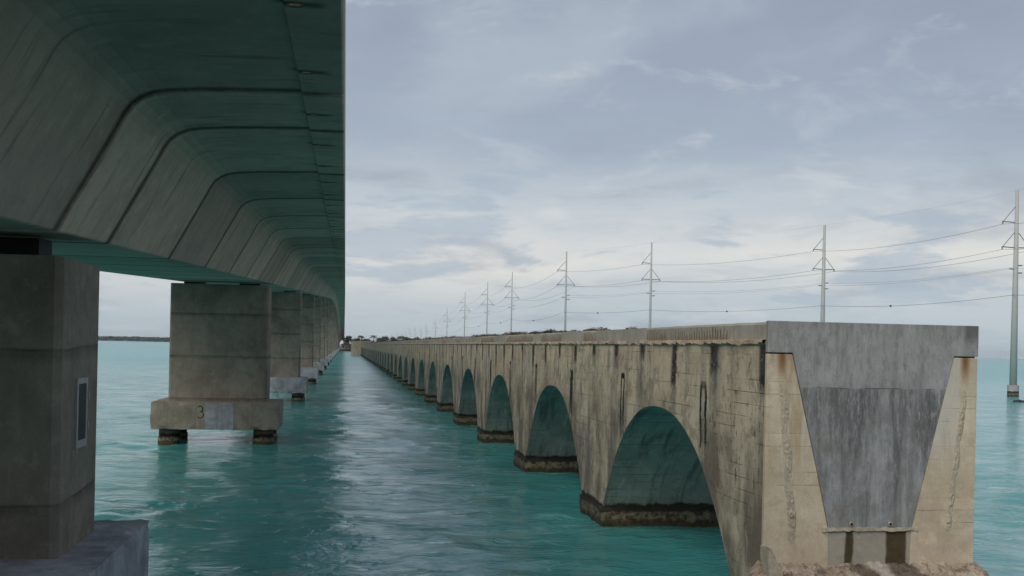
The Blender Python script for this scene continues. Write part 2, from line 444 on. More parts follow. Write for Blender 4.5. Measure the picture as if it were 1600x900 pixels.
def girder_stains(t, p, x, y, z, col):
    # water marks drawn down the webs and across the wings from the joints
    n = t.noise(t.vmul(p, (0.5, 5.0, 0.5)), 1.0, 6, 0.65, 0.3)
    col = t.mix(t.math('MULTIPLY', t.ss(n, 0.40, 0.27), 0.45), col, (0.44, 0.42, 0.375))
    col = t.mix(t.math('MULTIPLY', t.ss(n, 0.56, 0.70), 0.55), col, (0.075, 0.073, 0.068))
    rn = t.n.new('ShaderNodeObjectInfo').outputs['Random']
    col = t.mix(t.math('MULTIPLY', rn, 0.5), col, (0.21, 0.185, 0.16))
    d = t.ss(t.noise(p, 13, 2), 0.75, 0.79)
    return t.mix(t.math('MULTIPLY', d, 0.8), col, (0.02, 0.02, 0.02))


def girder_mat(name, L):
    def ex(t, p, x, y, z, col):
        col = girder_stains(t, p, x, y, z, col)
        ly = t.xyz(t.n.new('ShaderNodeTexCoord').outputs['Object'])[1]
        e = t.math('MINIMUM', ly, t.math('SUBTRACT', L, ly))
        e = t.math('ADD', e, t.math('MULTIPLY', t.math('SUBTRACT', t.noise(p, 2.5, 5, 0.65), 0.5), 0.22))
        col = t.mix(t.math('MULTIPLY', t.ss(e, 0.26, 0.07), 0.7), col, (0.05, 0.049, 0.044))
        lx = t.xyz(t.n.new('ShaderNodeTexCoord').outputs['Object'])[0]
        for hy in ((L * 0.27, L * 0.77) if L > 5 else (L * 0.52,)):
            d = t.math('MULTIPLY', band(t, ly, hy, 0.02, 0.16), band(t, t.math('ADD', t.math('ABSOLUTE', lx), t.math('MULTIPLY', t.noise(p, 4, 4), 0.3)), 5.95, 0.12, 0.22))
            col = t.mix(t.math('MULTIPLY', d, 0.75), col, (0.03, 0.03, 0.028))
        return col
    return concrete(name, (0.60, 0.49, 0.40), (0.49, 0.395, 0.325), (0.34, 0.275, 0.23), streak=0.0, mott=0.45, bump=0.3, pit=0.12, extra=ex)


M['girder'] = girder_mat('girder_concrete', 6.303)
M['girder_pier'] = girder_mat('girder_pier_concrete', 3.28)
M['joint'] = concrete('joint_filler', (0.05, 0.048, 0.044), (0.035, 0.034, 0.03), (0.02, 0.02, 0.02), streak=0)
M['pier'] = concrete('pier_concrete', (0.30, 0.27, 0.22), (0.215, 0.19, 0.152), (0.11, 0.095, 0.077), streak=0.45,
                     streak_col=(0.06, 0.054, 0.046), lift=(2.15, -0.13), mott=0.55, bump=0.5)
M['footing'] = concrete('footing_concrete', (0.33, 0.295, 0.24), (0.265, 0.235, 0.19), (0.15, 0.125, 0.10), streak=0.4, mott=0.9, bump=0.6)
M['footing_grey'] = concrete('painted_footing', (0.42, 0.43, 0.46), (0.27, 0.28, 0.305), (0.10, 0.105, 0.115), streak=0.6,
                             streak_col=(0.07, 0.07, 0.08), mott=0.9, bump=0.5)
M['shaft'] = concrete('shaft_concrete', (0.24, 0.205, 0.16), (0.17, 0.145, 0.11), (0.10, 0.085, 0.065), streak=0.3, tide=0.5, bump=1.0)


def plain(name, col, rough=0.6, metal=0.0, var=0.25, scale=6.0, bump=0.1):
    mt, t, bs = new_mat(name)
    p = t.pos()
    n = t.noise(p, scale, 5, 0.6)
    c = t.mix(n, tuple(v * (1 - var) for v in col), tuple(min(1, v * (1 + var)) for v in col))
    t._in(bs.inputs['Base Color'], c)
    bs.inputs['Roughness'].default_value = rough
    bs.inputs['Metallic'].default_value = metal
    t._in(bs.inputs['Normal'], t.bump(n, bump, 0.02))
    return mt


M['pipe'] = plain('white_pipe', (0.75, 0.72, 0.62), 0.5)
M['rubber'] = plain('bearing_rubber', (0.02, 0.02, 0.02), 0.8)
M['galv'] = plain('galvanised_steel', (0.38, 0.38, 0.37), 0.55, 0.3)
M['grille'] = plain('dark_grille', (0.045, 0.05, 0.045), 0.7)
M['black_paint'] = plain('black_paint', (0.012, 0.012, 0.012), 0.7)
M['grey_paint'] = plain('grey_paint', (0.27, 0.285, 0.31), 0.8, 0, 0.5, 3.0)
M['pole'] = plain('pole_steel', (0.47, 0.455, 0.43), 0.6, 0.0, 0.12, 1.5)
M['pole_arm'] = plain('arm_steel', (0.20, 0.21, 0.23), 0.5, 0.3)
M['wire'] = plain('cable_black', (0.05, 0.05, 0.055), 0.5)
M['pole_base'] = concrete('pole_base_concrete', (0.42, 0.41, 0.40), (0.34, 0.33, 0.32), (0.25, 0.24, 0.23), tide=0.7)
M['land'] = plain('shore_ground', (0.22, 0.20, 0.16), 0.9, 0, 0.4, 0.2)
M['seawall'] = concrete('seawall_concrete', (0.26, 0.25, 0.24), (0.19, 0.185, 0.18), (0.12, 0.12, 0.12), tide=0.9)
M['house'] = plain('house_wall', (0.46, 0.40, 0.33), 0.8, 0, 0.1)
M['roof'] = plain('house_roof', (0.22, 0.15, 0.12), 0.8)
M['glass'] = plain('window_glass', (0.03, 0.035, 0.04), 0.1, 0, 0.1)
M['bark'] = plain('bark', (0.10, 0.085, 0.07), 0.9)
M['rock'] = plain('wet_rock', (0.035, 0.033, 0.03), 0.5)


def leaf_mat(name, c1, c2):
    mt, t, bs = new_mat(name)
    n = t.noise(t.pos(), 1.3, 3)
    t._in(bs.inputs['Base Color'], t.mix(t.ss(n, 0.35, 0.65), c1, c2))
    bs.inputs['Roughness'].default_value = 0.75
    return mt


M['leaf'] = leaf_mat('tree_leaf', (0.035, 0.05, 0.025), (0.075, 0.095, 0.045))
M['palm'] = leaf_mat('palm_leaf', (0.05, 0.065, 0.03), (0.10, 0.11, 0.055))
M['dry'] = leaf_mat('dry_leaf', (0.075, 0.045, 0.025), (0.15, 0.10, 0.055))
M['dry_green'] = leaf_mat('dry_green_leaf', (0.06, 0.055, 0.025), (0.10, 0.09, 0.04))


# ------------------------------------------------------------------ mesh helpers
class MB:
    def __init__(self):
        self.v, self.f, self.mi = [], [], []

    def add(self, vs, fs, mi=0):
        o = len(self.v)
        self.v += [tuple(q) for q in vs]
        self.f += [tuple(i + o for i in f) for f in fs]
        self.mi += [mi] * len(fs)
        return self

    def box(self, x0, x1, y0, y1, z0, z1, mi=0):
        vs = [(x, y, z) for z in (z0, z1) for y in (y0, y1) for x in (x0, x1)]
        fs = [(0, 2, 3, 1), (4, 5, 7, 6), (0, 1, 5, 4), (2, 6, 7, 3), (0, 4, 6, 2), (1, 3, 7, 5)]
        return self.add(vs, fs, mi)

    def prism_y(self, pts, y0, y1, mi=0):
        """pts: (x, z) outline, extruded along y"""
        n = len(pts)
        vs = [(x, y0, z) for x, z in pts] + [(x, y1, z) for x, z in pts]
        fs = [(i, (i + 1) % n, n + (i + 1) % n, n + i) for i in range(n)]
        fs += [tuple(range(n))[::-1], tuple(range(n, 2 * n))]
        return self.add(vs, fs, mi)

    def prism_z(self, pts, z0, z1, mi=0):
        n = len(pts)
        vs = [(x, y, z0) for x, y in pts] + [(x, y, z1) for x, y in pts]
        fs = [(i, (i + 1) % n, n + (i + 1) % n, n + i) for i in range(n)]
        fs += [tuple(range(n))[::-1], tuple(range(n, 2 * n))]
        return self.add(vs, fs, mi)

    def tube(self, path, rad, n=8, mi=0, caps=True):
        path = [Vector(q) for q in path]
        rads = rad if isinstance(rad, (list, tuple)) else [rad] * len(path)
        rings = []
        for i, q in enumerate(path):
            d = (path[min(i + 1, len(path) - 1)] - path[max(i - 1, 0)]).normalized()
            a = d.orthogonal().normalized() if abs(d.z) < 0.99 else Vector((1, 0, 0))
            if abs(d.z) < 0.99:
                a = d.cross(Vector((0, 0, 1))).normalized()
            b = d.cross(a)
            rings.append([q + (a * math.cos(k * math.tau / n) + b * math.sin(k * math.tau / n)) * rads[i] for k in range(n)])
        vs = [v for r_ in rings for v in r_]
        fs = []
        for i in range(len(path) - 1):
            for k in range(n):
                k2 = (k + 1) % n
                fs.append((i * n + k, i * n + k2, (i + 1) * n + k2, (i + 1) * n + k))
        if caps:
            fs.append(tuple(range(n))[::-1])
            fs.append(tuple((len(path) - 1) * n + k for k in range(n)))
        return self.add(vs, fs, mi)

    def mesh(self, name, mats):
        me = bpy.data.meshes.new(name)
        me.from_pydata(self.v, [], self.f)
        for mt in (mats if isinstance(mats, (list, tuple)) else [mats]):
            me.materials.append(M[mt] if isinstance(mt, str) else mt)
        me.polygons.foreach_set('material_index', self.mi)
        bm = bmesh.new()
        bm.from_mesh(me)
        bmesh.ops.recalc_face_normals(bm, faces=bm.faces)
        bm.to_mesh(me)
        bm.free()
        me.update()
        return me


def obj(name, me, parent=None, loc=(0, 0, 0), rot=(0, 0, 0)):
    o = bpy.data.objects.new(name, me)
    COL.objects.link(o)
    o.location = loc
    o.rotation_euler = rot
    if parent:
        o.parent = parent
    return o


def tag(o, label=None, cat=None, group=None, kind=None):
    for k, v in (('label', label), ('category', cat), ('group', group), ('kind', kind)):
        if v:
            o[k] = v
    return o


def smooth(me):
    me.polygons.foreach_set('use_smooth', [True] * len(me.polygons))
    return me


def bevel(me, width, segs=1, angle=40):
    bm = bmesh.new()
    bm.from_mesh(me)
    es = [e for e in bm.edges if len(e.link_faces) == 2 and e.calc_face_angle(0) > R(angle)]
    bmesh.ops.bevel(bm, geom=es, offset=width, segments=segs, affect='EDGES', profile=0.5)
    bm.to_mesh(me)
    bm.free()
    return me


def rough_box(x0, x1, y0, y1, z0, z1, step, amp, seed, freq=1.5):
    """box with subdivided, noise-displaced faces"""
    bm = bmesh.new()
    bmesh.ops.create_cube(bm, size=1)
    for v in bm.verts:
        v.co = Vector(((x0 + x1) / 2 + v.co.x * (x1 - x0), (y0 + y1) / 2 + v.co.y * (y1 - y0), (z0 + z1) / 2 + v.co.z * (z1 - z0)))
    for ax, ln in ((0, x1 - x0), (1, y1 - y0), (2, z1 - z0)):
        cuts = max(0, int(ln / step) - 1)
        if cuts:
            es = [e for e in bm.edges if abs((e.verts[1].co - e.verts[0].co).normalized()[ax]) > 0.9]
            bmesh.ops.subdivide_edges(bm, edges=es, cuts=cuts, use_grid_fill=True)
    for v in bm.verts:
        v.co += mnoise.turbulence_vector(v.co * freq + Vector((seed, seed * 1.7, 0)), 3, False) * amp
    bmesh.ops.recalc_face_normals(bm, faces=bm.faces)
    return bm


def bm_mesh(bm, name, mat):
    me = bpy.data.meshes.new(name)
    bm.to_mesh(me)
    bm.free()
    me.materials.append(M[mat])
    return me


# ------------------------------------------------------------------ sea
def axis(lo, d0, d1, step, g, far_lo, far_hi, floor_step=None):
    mid = np.arange(d0, d1, step)
    hi, s, x = [], step, d1
    while x < far_hi:
        hi.append(x)
        s *= g
        x += s
    hi.append(far_hi)
    lo_, s, x = [], step, d0
    while True:
        s *= g * 1.05
        x -= s
        if x < far_lo:
            break
        lo_.append(x)
    lo_.append(far_lo)
    return np.array(lo_[::-1] + list(mid) + hi)


def make_sea():
    xs = axis(None, -32, 22, 0.27, 1.045, -9000, 9000)
    ys = axis(None, 9, 75, 0.22, 1.02, -300, 9000)
    dx = np.gradient(xs)
    dy = np.gradient(ys)
    Xg, Yg = np.meshgrid(xs, ys)
    SPX = np.broadcast_to(dx[None, :], Xg.shape)
    SPY = np.broadcast_to(dy[:, None], Xg.shape)
    Z = np.zeros_like(Xg)
    DX = np.zeros_like(Xg)
    DY = np.zeros_like(Xg)
    # patchy amplitude
    def lowf(s, n, seed):
        r = np.random.default_rng(seed)
        a = np.zeros_like(Xg)
        for _ in range(n):
            th = r.uniform(0, math.tau)
            k = math.tau / (s * r.uniform(0.6, 1.6))
            a += np.sin(k * (Xg * math.cos(th) + Yg * math.sin(th)) + r.uniform(0, 7))
        return a / math.sqrt(n)
    env = np.clip(0.75 + 0.35 * lowf(11, 8, 3), 0.25, 1.5)
    r = np.random.default_rng(5)
    for i in range(70):
        lam = 0.75 * (8.0 / 0.75) ** (r.random() ** 1.15)
        th = R(205) + r.normal(0, 0.75)
        k = math.tau / lam
        amp = 0.0105 * lam ** 0.70 * r.uniform(0.5, 1.2) * 0.36
        kx, ky = k * math.cos(th), k * math.sin(th)
        wgt = np.clip((lam / 2.6 - SPX) / (lam / 5), 0, 1) * np.clip((lam / 2.6 - SPY) / (lam / 5), 0, 1)
        ph = kx * Xg + ky * Yg + r.uniform(0, 7) + 0.5 * np.sin(0.23 * (Yg * math.cos(th) - Xg * math.sin(th)) + i)
        a = amp * wgt * (env * env * (1.25 if lam < 2.5 else 0.9) if lam < 4 else 0.8)
        Z += a * np.sin(ph)
        DX += 0.7 * a * math.cos(th) * np.cos(ph)
        DY += 0.7 * a * math.sin(th) * np.cos(ph)
    P = np.stack([Xg + DX, Yg + DY, Z], -1).reshape(-1, 3).astype(np.float32)
    ny, nx = Xg.shape
    idx = np.arange(nx * ny).reshape(ny, nx)
    q = np.stack([idx[:-1, :-1], idx[:-1, 1:], idx[1:, 1:], idx[1:, :-1]], -1).reshape(-1, 4)
    me = bpy.data.meshes.new('sea')
    me.vertices.add(len(P))
    me.vertices.foreach_set('co', P.ravel())
    me.loops.add(q.size)
    me.loops.foreach_set('vertex_index', q.ravel().astype(np.int32))
    me.polygons.add(len(q))
    me.polygons.foreach_set('loop_start', (np.arange(len(q)) * 4).astype(np.int32))
    me.polygons.foreach_set('loop_total', np.full(len(q), 4, np.int32))
    me.polygons.foreach_set('use_smooth', np.ones(len(q), bool))
    me.update()
    me.validate()
    mt, t, bs = new_mat('sea_water')
    p = t.pos()
    x, y, z = t.xyz(p)
    big = t.noise(p, 0.045, 4, 0.6)
    col = t.mix(t.ss(big, 0.35, 0.65), (0.048, 0.295, 0.28), (0.085, 0.375, 0.36))
    far = t.ss(y, 90, 900)
    right = t.math('MAXIMUM', t.ss(x, 16, 60), t.ss(x, -22, -70))
    col = t.mix(t.math('MULTIPLY', right, 0.75), col, (0.14, 0.46, 0.47))
    # small aerated streaks lying along the current
    pw = t.vadd(p, t.vmul(t.noise(p, 0.35, 3, 0.6, 0, True), (2.4, 2.4, 0)))
    f1 = t.noise(t.vmul(pw, (0.55, 1.5, 0.5)), 1.0, 7, 0.68)
    f2 = t.noise(p, 0.11, 3)
    foam = t.math('MULTIPLY', t.ss(f1, 0.60, 0.70), t.ss(f2, 0.42, 0.60))
    wk = t.math('MULTIPLY', t.math('ABSOLUTE', t.math('SUBTRACT', t.math('FRACT', t.math('ADD', t.math('DIVIDE', t.math('SUBTRACT', y, 31.4), 13.6), 0.5)), 0.5)), 13.6)
    wake = t.math('MULTIPLY', t.math('MULTIPLY', t.ss(wk, 2.6, 0.3), t.math('MULTIPLY', t.ss(x, 3.2, 7.2), t.ss(x, 11, 8))), t.ss(f1, 0.50, 0.66))
    foam = t.math('MAXIMUM', foam, t.math('MULTIPLY', wake, 0.8))
    col = t.mix(t.math('MULTIPLY', foam, 0.5), col, (0.55, 0.63, 0.62))
    t._in(bs.inputs['Base Color'], col)
    bs.inputs['IOR'].default_value = 1.33
    t._in(bs.inputs['Roughness'], t.math('ADD', t.math('MULTIPLY_ADD', foam, 0.4, 0.06), t.math('MULTIPLY', t.ss(y, 50, 300), 0.16)))
    h1 = t.noise(t.vmul(pw, (0.8, 1.6, 1)), 1.4, 5, 0.6)
    h2 = t.noise(t.vmul(pw, (0.8, 1.4, 1)), 2.6, 5, 0.6)
    h2 = t.math('SUBTRACT', 1.0, t.math('MULTIPLY', t.math('ABSOLUTE', t.math('SUBTRACT', h2, 0.5)), 3.2))
    calm = t.ss(t.noise(p, 0.13, 4, 0.6), 0.36, 0.62)
    wl = t.ss(t.noise(t.vmul(pw, (0.6, 1.1, 1)), 0.55, 4, 0.6), 0.50, 0.66)
    amt = t.math('ADD', t.math('MULTIPLY', wl, 1.0), t.math('MULTIPLY_ADD', calm, 0.22, 0.05))
    h = t.math('ADD', t.math('MULTIPLY', h1, t.math('MULTIPLY_ADD', calm, 0.35, 0.25)), t.math('MULTIPLY', h2, t.math('MULTIPLY', amt, 0.60)))
    t._in(bs.inputs['Normal'], t.bump(h, 0.55, 0.20))
    me.materials.append(mt)
    tag(obj('sea', me), 'choppy turquoise sea water', None, None, 'structure')


make_sea()

# ------------------------------------------------------------------ new highway bridge
BX = -6.30
PIER_Y0, SPAN = 17.0, 41.1
SEG_P = 3.28
SEG = (SPAN - SEG_P) / 6
G = 0.0383


def z_wing(y):
    """height of the wing's underside at its edge"""
    ya, yb = 273.0, 700.0
    z0 = CAM_H + 2.87
    if y < ya:
        return z0 + G * y
    if y < yb:
        u = y - ya
        return z0 + G * (ya + u - u * u / (yb - ya))
    return z0 + G * (ya - (y - yb))


HALF = [(6.22, 0.0), (5.655, 0.0), (5.625, 0.035), (4.30, -0.02), (3.86, -0.06), (3.66, -0.10), (3.50, -0.17), (3.38, -0.27),
        (3.29, -0.40), (3.21, -0.56), (2.41, -2.02)]
TOPH = [(5.90, 0.36), (5.97, 0.62), (6.03, 1.14), (6.22, 1.14)]
SECT = HALF + [(-x, z) for x, z in HALF[::-1]] + [(-x, z) for x, z in TOPH[::-1]] + [(0, 0.46)] + TOPH


def inset(pts, d):
    n = len(pts)
    area = sum(pts[i][0] * pts[(i + 1) % n][1] - pts[(i + 1) % n][0] * pts[i][1] for i in range(n))
    s = 1 if area > 0 else -1
    out = []
    for i in range(n):
        p0, p1, p2 = Vector(pts[i - 1]), Vector(pts[i]), Vector(pts[(i + 1) % n])
        a, b = (p1 - p0).normalized(), (p2 - p1).normalized()
        na, nb = Vector((-a.y, a.x)) * s, Vector((-b.y, b.x)) * s
        nn = (na + nb)
        nn = nn / max(0.35, nn.length_squared / 2) if nn.length > 1e-4 else na
        out.append((p1.x + nn.x * d, p1.y + nn.y * d))
    return out


def seg_mesh(name, L, g0, g1, holes, mat='girder'):
    b = MB()
    b.prism_y(SECT, g0, L - g1, 0)
    me = b.mesh(name + '_raw', [mat, 'joint'])
    bevel(me, 0.022, 1, 60)
    o = obj('cutting', me)
    cutters = []
    cb = MB()
    for hy in holes:
        for s in (1, -1):
            cb.tube([(s * 5.76, hy, -0.3), (s * 5.76, hy, 0.8)], 0.075, 14)
    cme = cb.mesh('cutter', mat)
    c = obj('cutter', cme)
    md = o.modifiers.new('holes', 'BOOLEAN')
    md.object = c
    md.operation = 'DIFFERENCE'
    md.solver = 'EXACT'
    bpy.context.view_layer.update()
    dg = bpy.context.evaluated_depsgraph_get()
    out = bpy.data.meshes.new_from_object(o.evaluated_get(dg))
    out.name = name
    bpy.data.objects.remove(o)
    bpy.data.objects.remove(c)
    return out


def core_mesh(L):
    b = MB()
    ins = inset(SECT, 0.075)
    b.prism_y(ins, -0.12, 0.22, 0)
    return b.mesh('joint_core', 'joint')


bridge = obj('highway_bridge', None)
tag(bridge, 'dark concrete box girder highway bridge climbing away on rectangular wall piers', 'bridge')
seg_a = seg_mesh('deck_segment', SEG, 0.06, 0.06, [SEG * 0.27, SEG * 0.77])
seg_b = seg_mesh('deck_segment_pier', SEG_P, 0.15, 0.06, [SEG_P * 0.52], 'girder_pier')
core = core_mesh(1)
# wall thickness ring of each drain hole
ring_mb = MB()
for n_ in (0,):
    N = 14
    vs, fs = [], []
    for k in range(N):
        a = k * math.tau / N
        for rr, zz in ((0.074, 0.02), (0.074, -0.012), (0.088, -0.012), (0.088, 0.02)):
            vs.append((rr * math.cos(a), rr * math.sin(a), zz))
    for k in range(N):
        for j in range(3):
            fs.append((k * 4 + j, ((k + 1) % N) * 4 + j, ((k + 1) % N) * 4 + j + 1, k * 4 + j + 1))
    ring_mb.add(vs, fs)
    vs = [(0.0735 * math.cos(k * math.tau / N), 0.0735 * math.sin(k * math.tau / N), zz) for zz in (0.0, 0.36) for k in range(N)]
    ring_mb.add(vs, [(k, (k + 1) % N, N + (k + 1) % N, N + k) for k in range(N)], 1)
ring_me = ring_mb.mesh('scupper', ['shaft', 'pipe'])

y = PIER_Y0 - SEG_P / 2 - 4 * SEG
seq = []
while y < 965:
    k = (y - (PIER_Y0 - SEG_P / 2)) % SPAN
    is_p = min(k, SPAN - k) < 0.1
    L = SEG_P if is_p else SEG
    seq.append((y, L, is_p))
    y += L
for i, (ys_, L, is_p) in enumerate(seq):
    z0, z1 = z_wing(ys_), z_wing(ys_ + L)
    s = obj('deck_segment', seg_b if is_p else seg_a, bridge, (BX, ys_, z0), (math.atan2(z1 - z0, L), 0, 0))
    if i:
        obj('joint_filler', core, s)
    if ys_ < 160:
        for hy in ([SEG_P * 0.52] if is_p else [SEG * 0.27, SEG * 0.77]):
            for sd in (1, -1):
                obj('scupper', ring_me, s, (sd * 5.76, hy, 0))

PW, PT = 2.43, 1.2          # half width, half thickness of a pier wall
FW, FT = 3.10, 2.3          # half sizes of a footing
FZ0, FZ1 = 0.76, 2.12


def pier_mesh(h):
    c = 0.10
    pts = [(-PW + c, -PT), (PW - c, -PT), (PW, -PT + c), (PW, PT - c), (PW - c, PT), (-PW + c, PT), (-PW, PT - c), (-PW, -PT + c)]
    b = MB()
    b.prism_z(pts, 0, h)
    return b.mesh('pier', 'pier')


def footing_mesh(mat, seed):
    bm = rough_box(-FW, FW, -FT, FT, FZ0, FZ1, 0.17, 0.0, seed)
    for v in bm.verts:
        q = v.co.copy()
        # worn, chipped arrises
        near = sum(1 for d_ in (FW - abs(q.x), FT - abs(q.y), min(q.z - FZ0, FZ1 - q.z)) if d_ < 0.01)
        c = max(0.0, mnoise.noise(q * 2.7 + Vector((seed, 0, 0))) + 0.15) * 0.10 if near >= 2 else 0.0
        v.co -= Vector((math.copysign(c, q.x) if FW - abs(q.x) < 0.01 else 0, math.copysign(c, q.y) if FT - abs(q.y) < 0.01 else 0,
                        (c if FZ1 - q.z < 0.01 else -c if q.z - FZ0 < 0.01 else 0)))
        v.co += mnoise.noise_vector(q * 1.6 + Vector((0, seed, 0))) * 0.006
    return bm_mesh(bm, 'footing', mat)


foot_old, foot_new = footing_mesh('footing', 1), footing_mesh('footing_grey', 2)
sb = MB()
sb.tube([(0, 0, -2.5), (0, 0, FZ0)], 0.50, 20)
sb.tube([(0, 0, -2.4), (0, 0, 0.30), (0, 0, 0.345)], [0.545, 0.545, 0.51], 20)
shaft_me = smooth(sb.mesh('shaft', 'shaft'))
bb = MB()
bb.box(-0.42, 0.42, -0.36, 0.36, 0, 0.30)
bear_me = bb.mesh('bearing', 'rubber')
piers = []
k = 0
while PIER_Y0 + SPAN * k < 940:
    py_ = PIER_Y0 + SPAN * k
    gap = 0.32 if k == 0 else 0.13
    ztop = z_wing(py_) - 2.02 - gap - 0.05
    p_ = obj('pier', pier_mesh(ztop - FZ1 + 0.02), bridge, (BX, py_, FZ1 - 0.02))
    piers.append(p_)
    obj('footing', foot_old if k == 1 else foot_new, p_, (0, 0, -FZ1 + 0.02))
    for sx_ in (-2.32, 2.32):
        for sy_ in (-1.35, 1.35):
            obj('shaft', shaft_me, p_, (sx_, sy_, -FZ1 + 0.02))
        obj('bearing', bear_me, p_, (sx_ * 0.6, 0, ztop - FZ1 + 0.02), (math.atan(G), 0, 0)).scale = (1.2, 1, gap / 0.30)
    k += 1

# access hatch on the first pier: steel frame with a dark louvred grille
hx, hy0, hz0, hw, hh = PW, -0.34, 1.46, 0.66, 1.03
hb = MB()
fwid, fd = 0.085, 0.035
hb.box(hx, hx + fd, hy0, hy0 + fwid, hz0, hz0 + hh)
hb.box(hx, hx + fd, hy0 + hw - fwid, hy0 + hw, hz0, hz0 + hh)
hb.box(hx, hx + fd, hy0 + fwid, hy0 + hw - fwid, hz0, hz0 + fwid * 1.3)
hb.box(hx, hx + fd, hy0 + fwid, hy0 + hw - fwid, hz0 + hh - fwid, hz0 + hh)
for zz in (0.25, 0.70):
    hb.box(hx, hx + 0.05, hy0 + hw, hy0 + hw + 0.04, hz0 + zz, hz0 + zz + 0.12)
obj('hatch_frame', hb.mesh('hatch_frame', 'galv'), piers[0])
gb = MB()
nsl = 26
for i in range(nsl):
    z_ = hz0 + fwid * 1.3 + i * (hh - 2.3 * fwid) / nsl
    gb.box(hx + 0.002, hx + 0.022, hy0 + fwid, hy0 + hw - fwid, z_, z_ + 0.025)
gb.box(hx, hx + 0.008, hy0 + fwid, hy0 + hw - fwid, hz0 + fwid * 1.3, hz0 + hh - fwid)
obj('hatch_grille', gb.mesh('hatch_grille', 'grille'), piers[0])
# painted number and overpainted patch on the second footing
nb = MB()
pts = []
for a in np.linspace(2.4, -1.45, 12):
    pts.append((-0.72 + 0.13 * math.cos(a), -FT - 0.008, 1.66 + 0.14 + 0.135 * math.sin(a)))
for a in np.linspace(1.3, -2.5, 13):
    pts.append((-0.71 + 0.15 * math.cos(a), -FT - 0.004, 1.66 - 0.155 + 0.16 * math.sin(a)))
nb.tube([(q[0], q[1], q[2]) for q in pts], 0.022, 6)
num = obj('number_marking', nb.mesh('number_marking', 'black_paint'), piers[1], (0, 0, -FZ1 + 0.02))
pb = MB()
pb.add([(-0.47, -FT - 0.014, FZ0 + 0.02), (0.92, -FT - 0.014, FZ0 + 0.02), (0.88, -FT - 0.014, FZ1 - 0.03), (-0.47, -FT - 0.014, FZ1 - 0.03)], [(0, 1, 2, 3)])
obj('paint_patch', pb.mesh('paint_patch', 'footing_grey'), piers[1], (0, 0, -FZ1 + 0.02))

# ------------------------------------------------------------------ old arch viaduct
Z_SPR, Z_CRN, HALF_SPAN = 0.65, 3.82, 5.35
Z_LEDGE, Z_TOP = 5.43, 5.755
viaduct = tag(obj('arch_viaduct', None), 'old weathered concrete viaduct with a long row of stained arches', 'viaduct')


def intr(t_):
    return Z_CRN - (Z_CRN - Z_SPR) * abs(t_ / HALF_SPAN) ** 2.35


def bay_mesh(seed):
    """one arch bay, local y = 0 at the arch centre: both spandrel walls, and the barrel"""
    hp = ARCH_P / 2
    ts = [-hp, -hp + 0.7] + list(HALF_SPAN * np.sin(np.linspace(-math.pi / 2, math.pi / 2, 45))) + [hp - 0.7, hp]
    b = MB()
    rows = 10
    for X in (X_L, X_R):
        vs, fs = [], []
        for t_ in ts:
            lo = intr(t_) if abs(t_) <= HALF_SPAN + 1e-6 else Z_SPR - 0.0
            for j in range(rows + 1):
                z_ = lo + (Z_LEDGE - 0.03 - lo) * j / rows
                jit = 0.02 * mnoise.noise(Vector((t_ * 0.9, z_ * 0.9, seed + X)))
                vs.append((X + jit, t_, z_))
        for i in range(len(ts) - 1):
            for j in range(rows):
                a = i * (rows + 1) + j
                fs.append((a, a + rows + 1, a + rows + 2, a + 1))
        b.add(vs, fs, 0)
        # pier faces below springing
        for s in (-1, 1):
            y0, y1 = sorted((s * hp, s * HALF_SPAN))
            b.add([(X, y0, -2), (X, y1, -2), (X, y1, Z_SPR), (X, y0, Z_SPR)], [(0, 1, 2, 3)], 0)
    # barrel
    tb = ts[2:-2]
    nx_ = 8
    vs, fs = [], []
    prof = [(-HALF_SPAN, -2.0)] + [(t_, intr(t_)) for t_ in tb] + [(HALF_SPAN, -2.0)]
    for t_, z_ in prof:
        for j in range(nx_ + 1):
            X = X_L + (X_R - X_L) * j / nx_
            vs.append((X, t_, z_))
    for i in range(len(prof) - 1):
        for j in range(nx_):
            a = i * (nx_ + 1) + j
            fs.append((a, a + 1, a + nx_ + 2, a + nx_ + 1))
    b2 = MB().add(vs, fs, 0)
    # top
    b.add([(X_L, -hp, Z_LEDGE - 0.03), (X_R, -hp, Z_LEDGE - 0.03), (X_R, hp, Z_LEDGE - 0.03), (X_L, hp, Z_LEDGE - 0.03)], [(0, 1, 2, 3)], 0)
    return b, b2


N_BAY = 36
wall_variants, barrel = [], None
for sd in range(4):
    b, b2 = bay_mesh(sd * 3.3)
    me = b.mesh('spandrel_wall', 'wall')
    wall_variants.append(me)
    if barrel is None:
        barrel = smooth(b2.mesh('arch_barrel', 'soffit'))


def ledge_mesh(seed):
    hp = ARCH_P / 2
    n = 90
    b = MB()
    vs, fs = [], []
    for i in range(n + 1):
        y_ = -hp + ARCH_P * i / n
        q = mnoise.noise(Vector((y_ * 2.3, seed, 0.2)))
        q2 = mnoise.noise(Vector((y_ * 6.3, seed, 5.2)))
        out = max(0.004, 0.05 + 0.06 * q + 0.04 * q2)
        zb = Z_LEDGE - 0.085 + 0.05 * q2 + 0.05 * q
        for X, o_, e in ((X_L, -out, 0.012), (X_R, out, -0.012)):
            vs += [(X + (-o_) * -0.0 + e, y_, zb - 0.05), (X + o_, y_, zb), (X + o_ * 0.9, y_, Z_LEDGE - 0.012 + 0.012 * q2), (X + e * 8, y_, Z_LEDGE + 0.004)]
    for i in range(n):
        for side in (0, 4):
            for j in range(3):
                a = i * 8 + side + j
                fs.append((a, a + 8, a + 9, a + 1))
    b.add(vs, fs)
    return b.mesh('broken_ledge', 'ledge')


ledges = [ledge_mesh(s * 9.1) for s in range(3)]


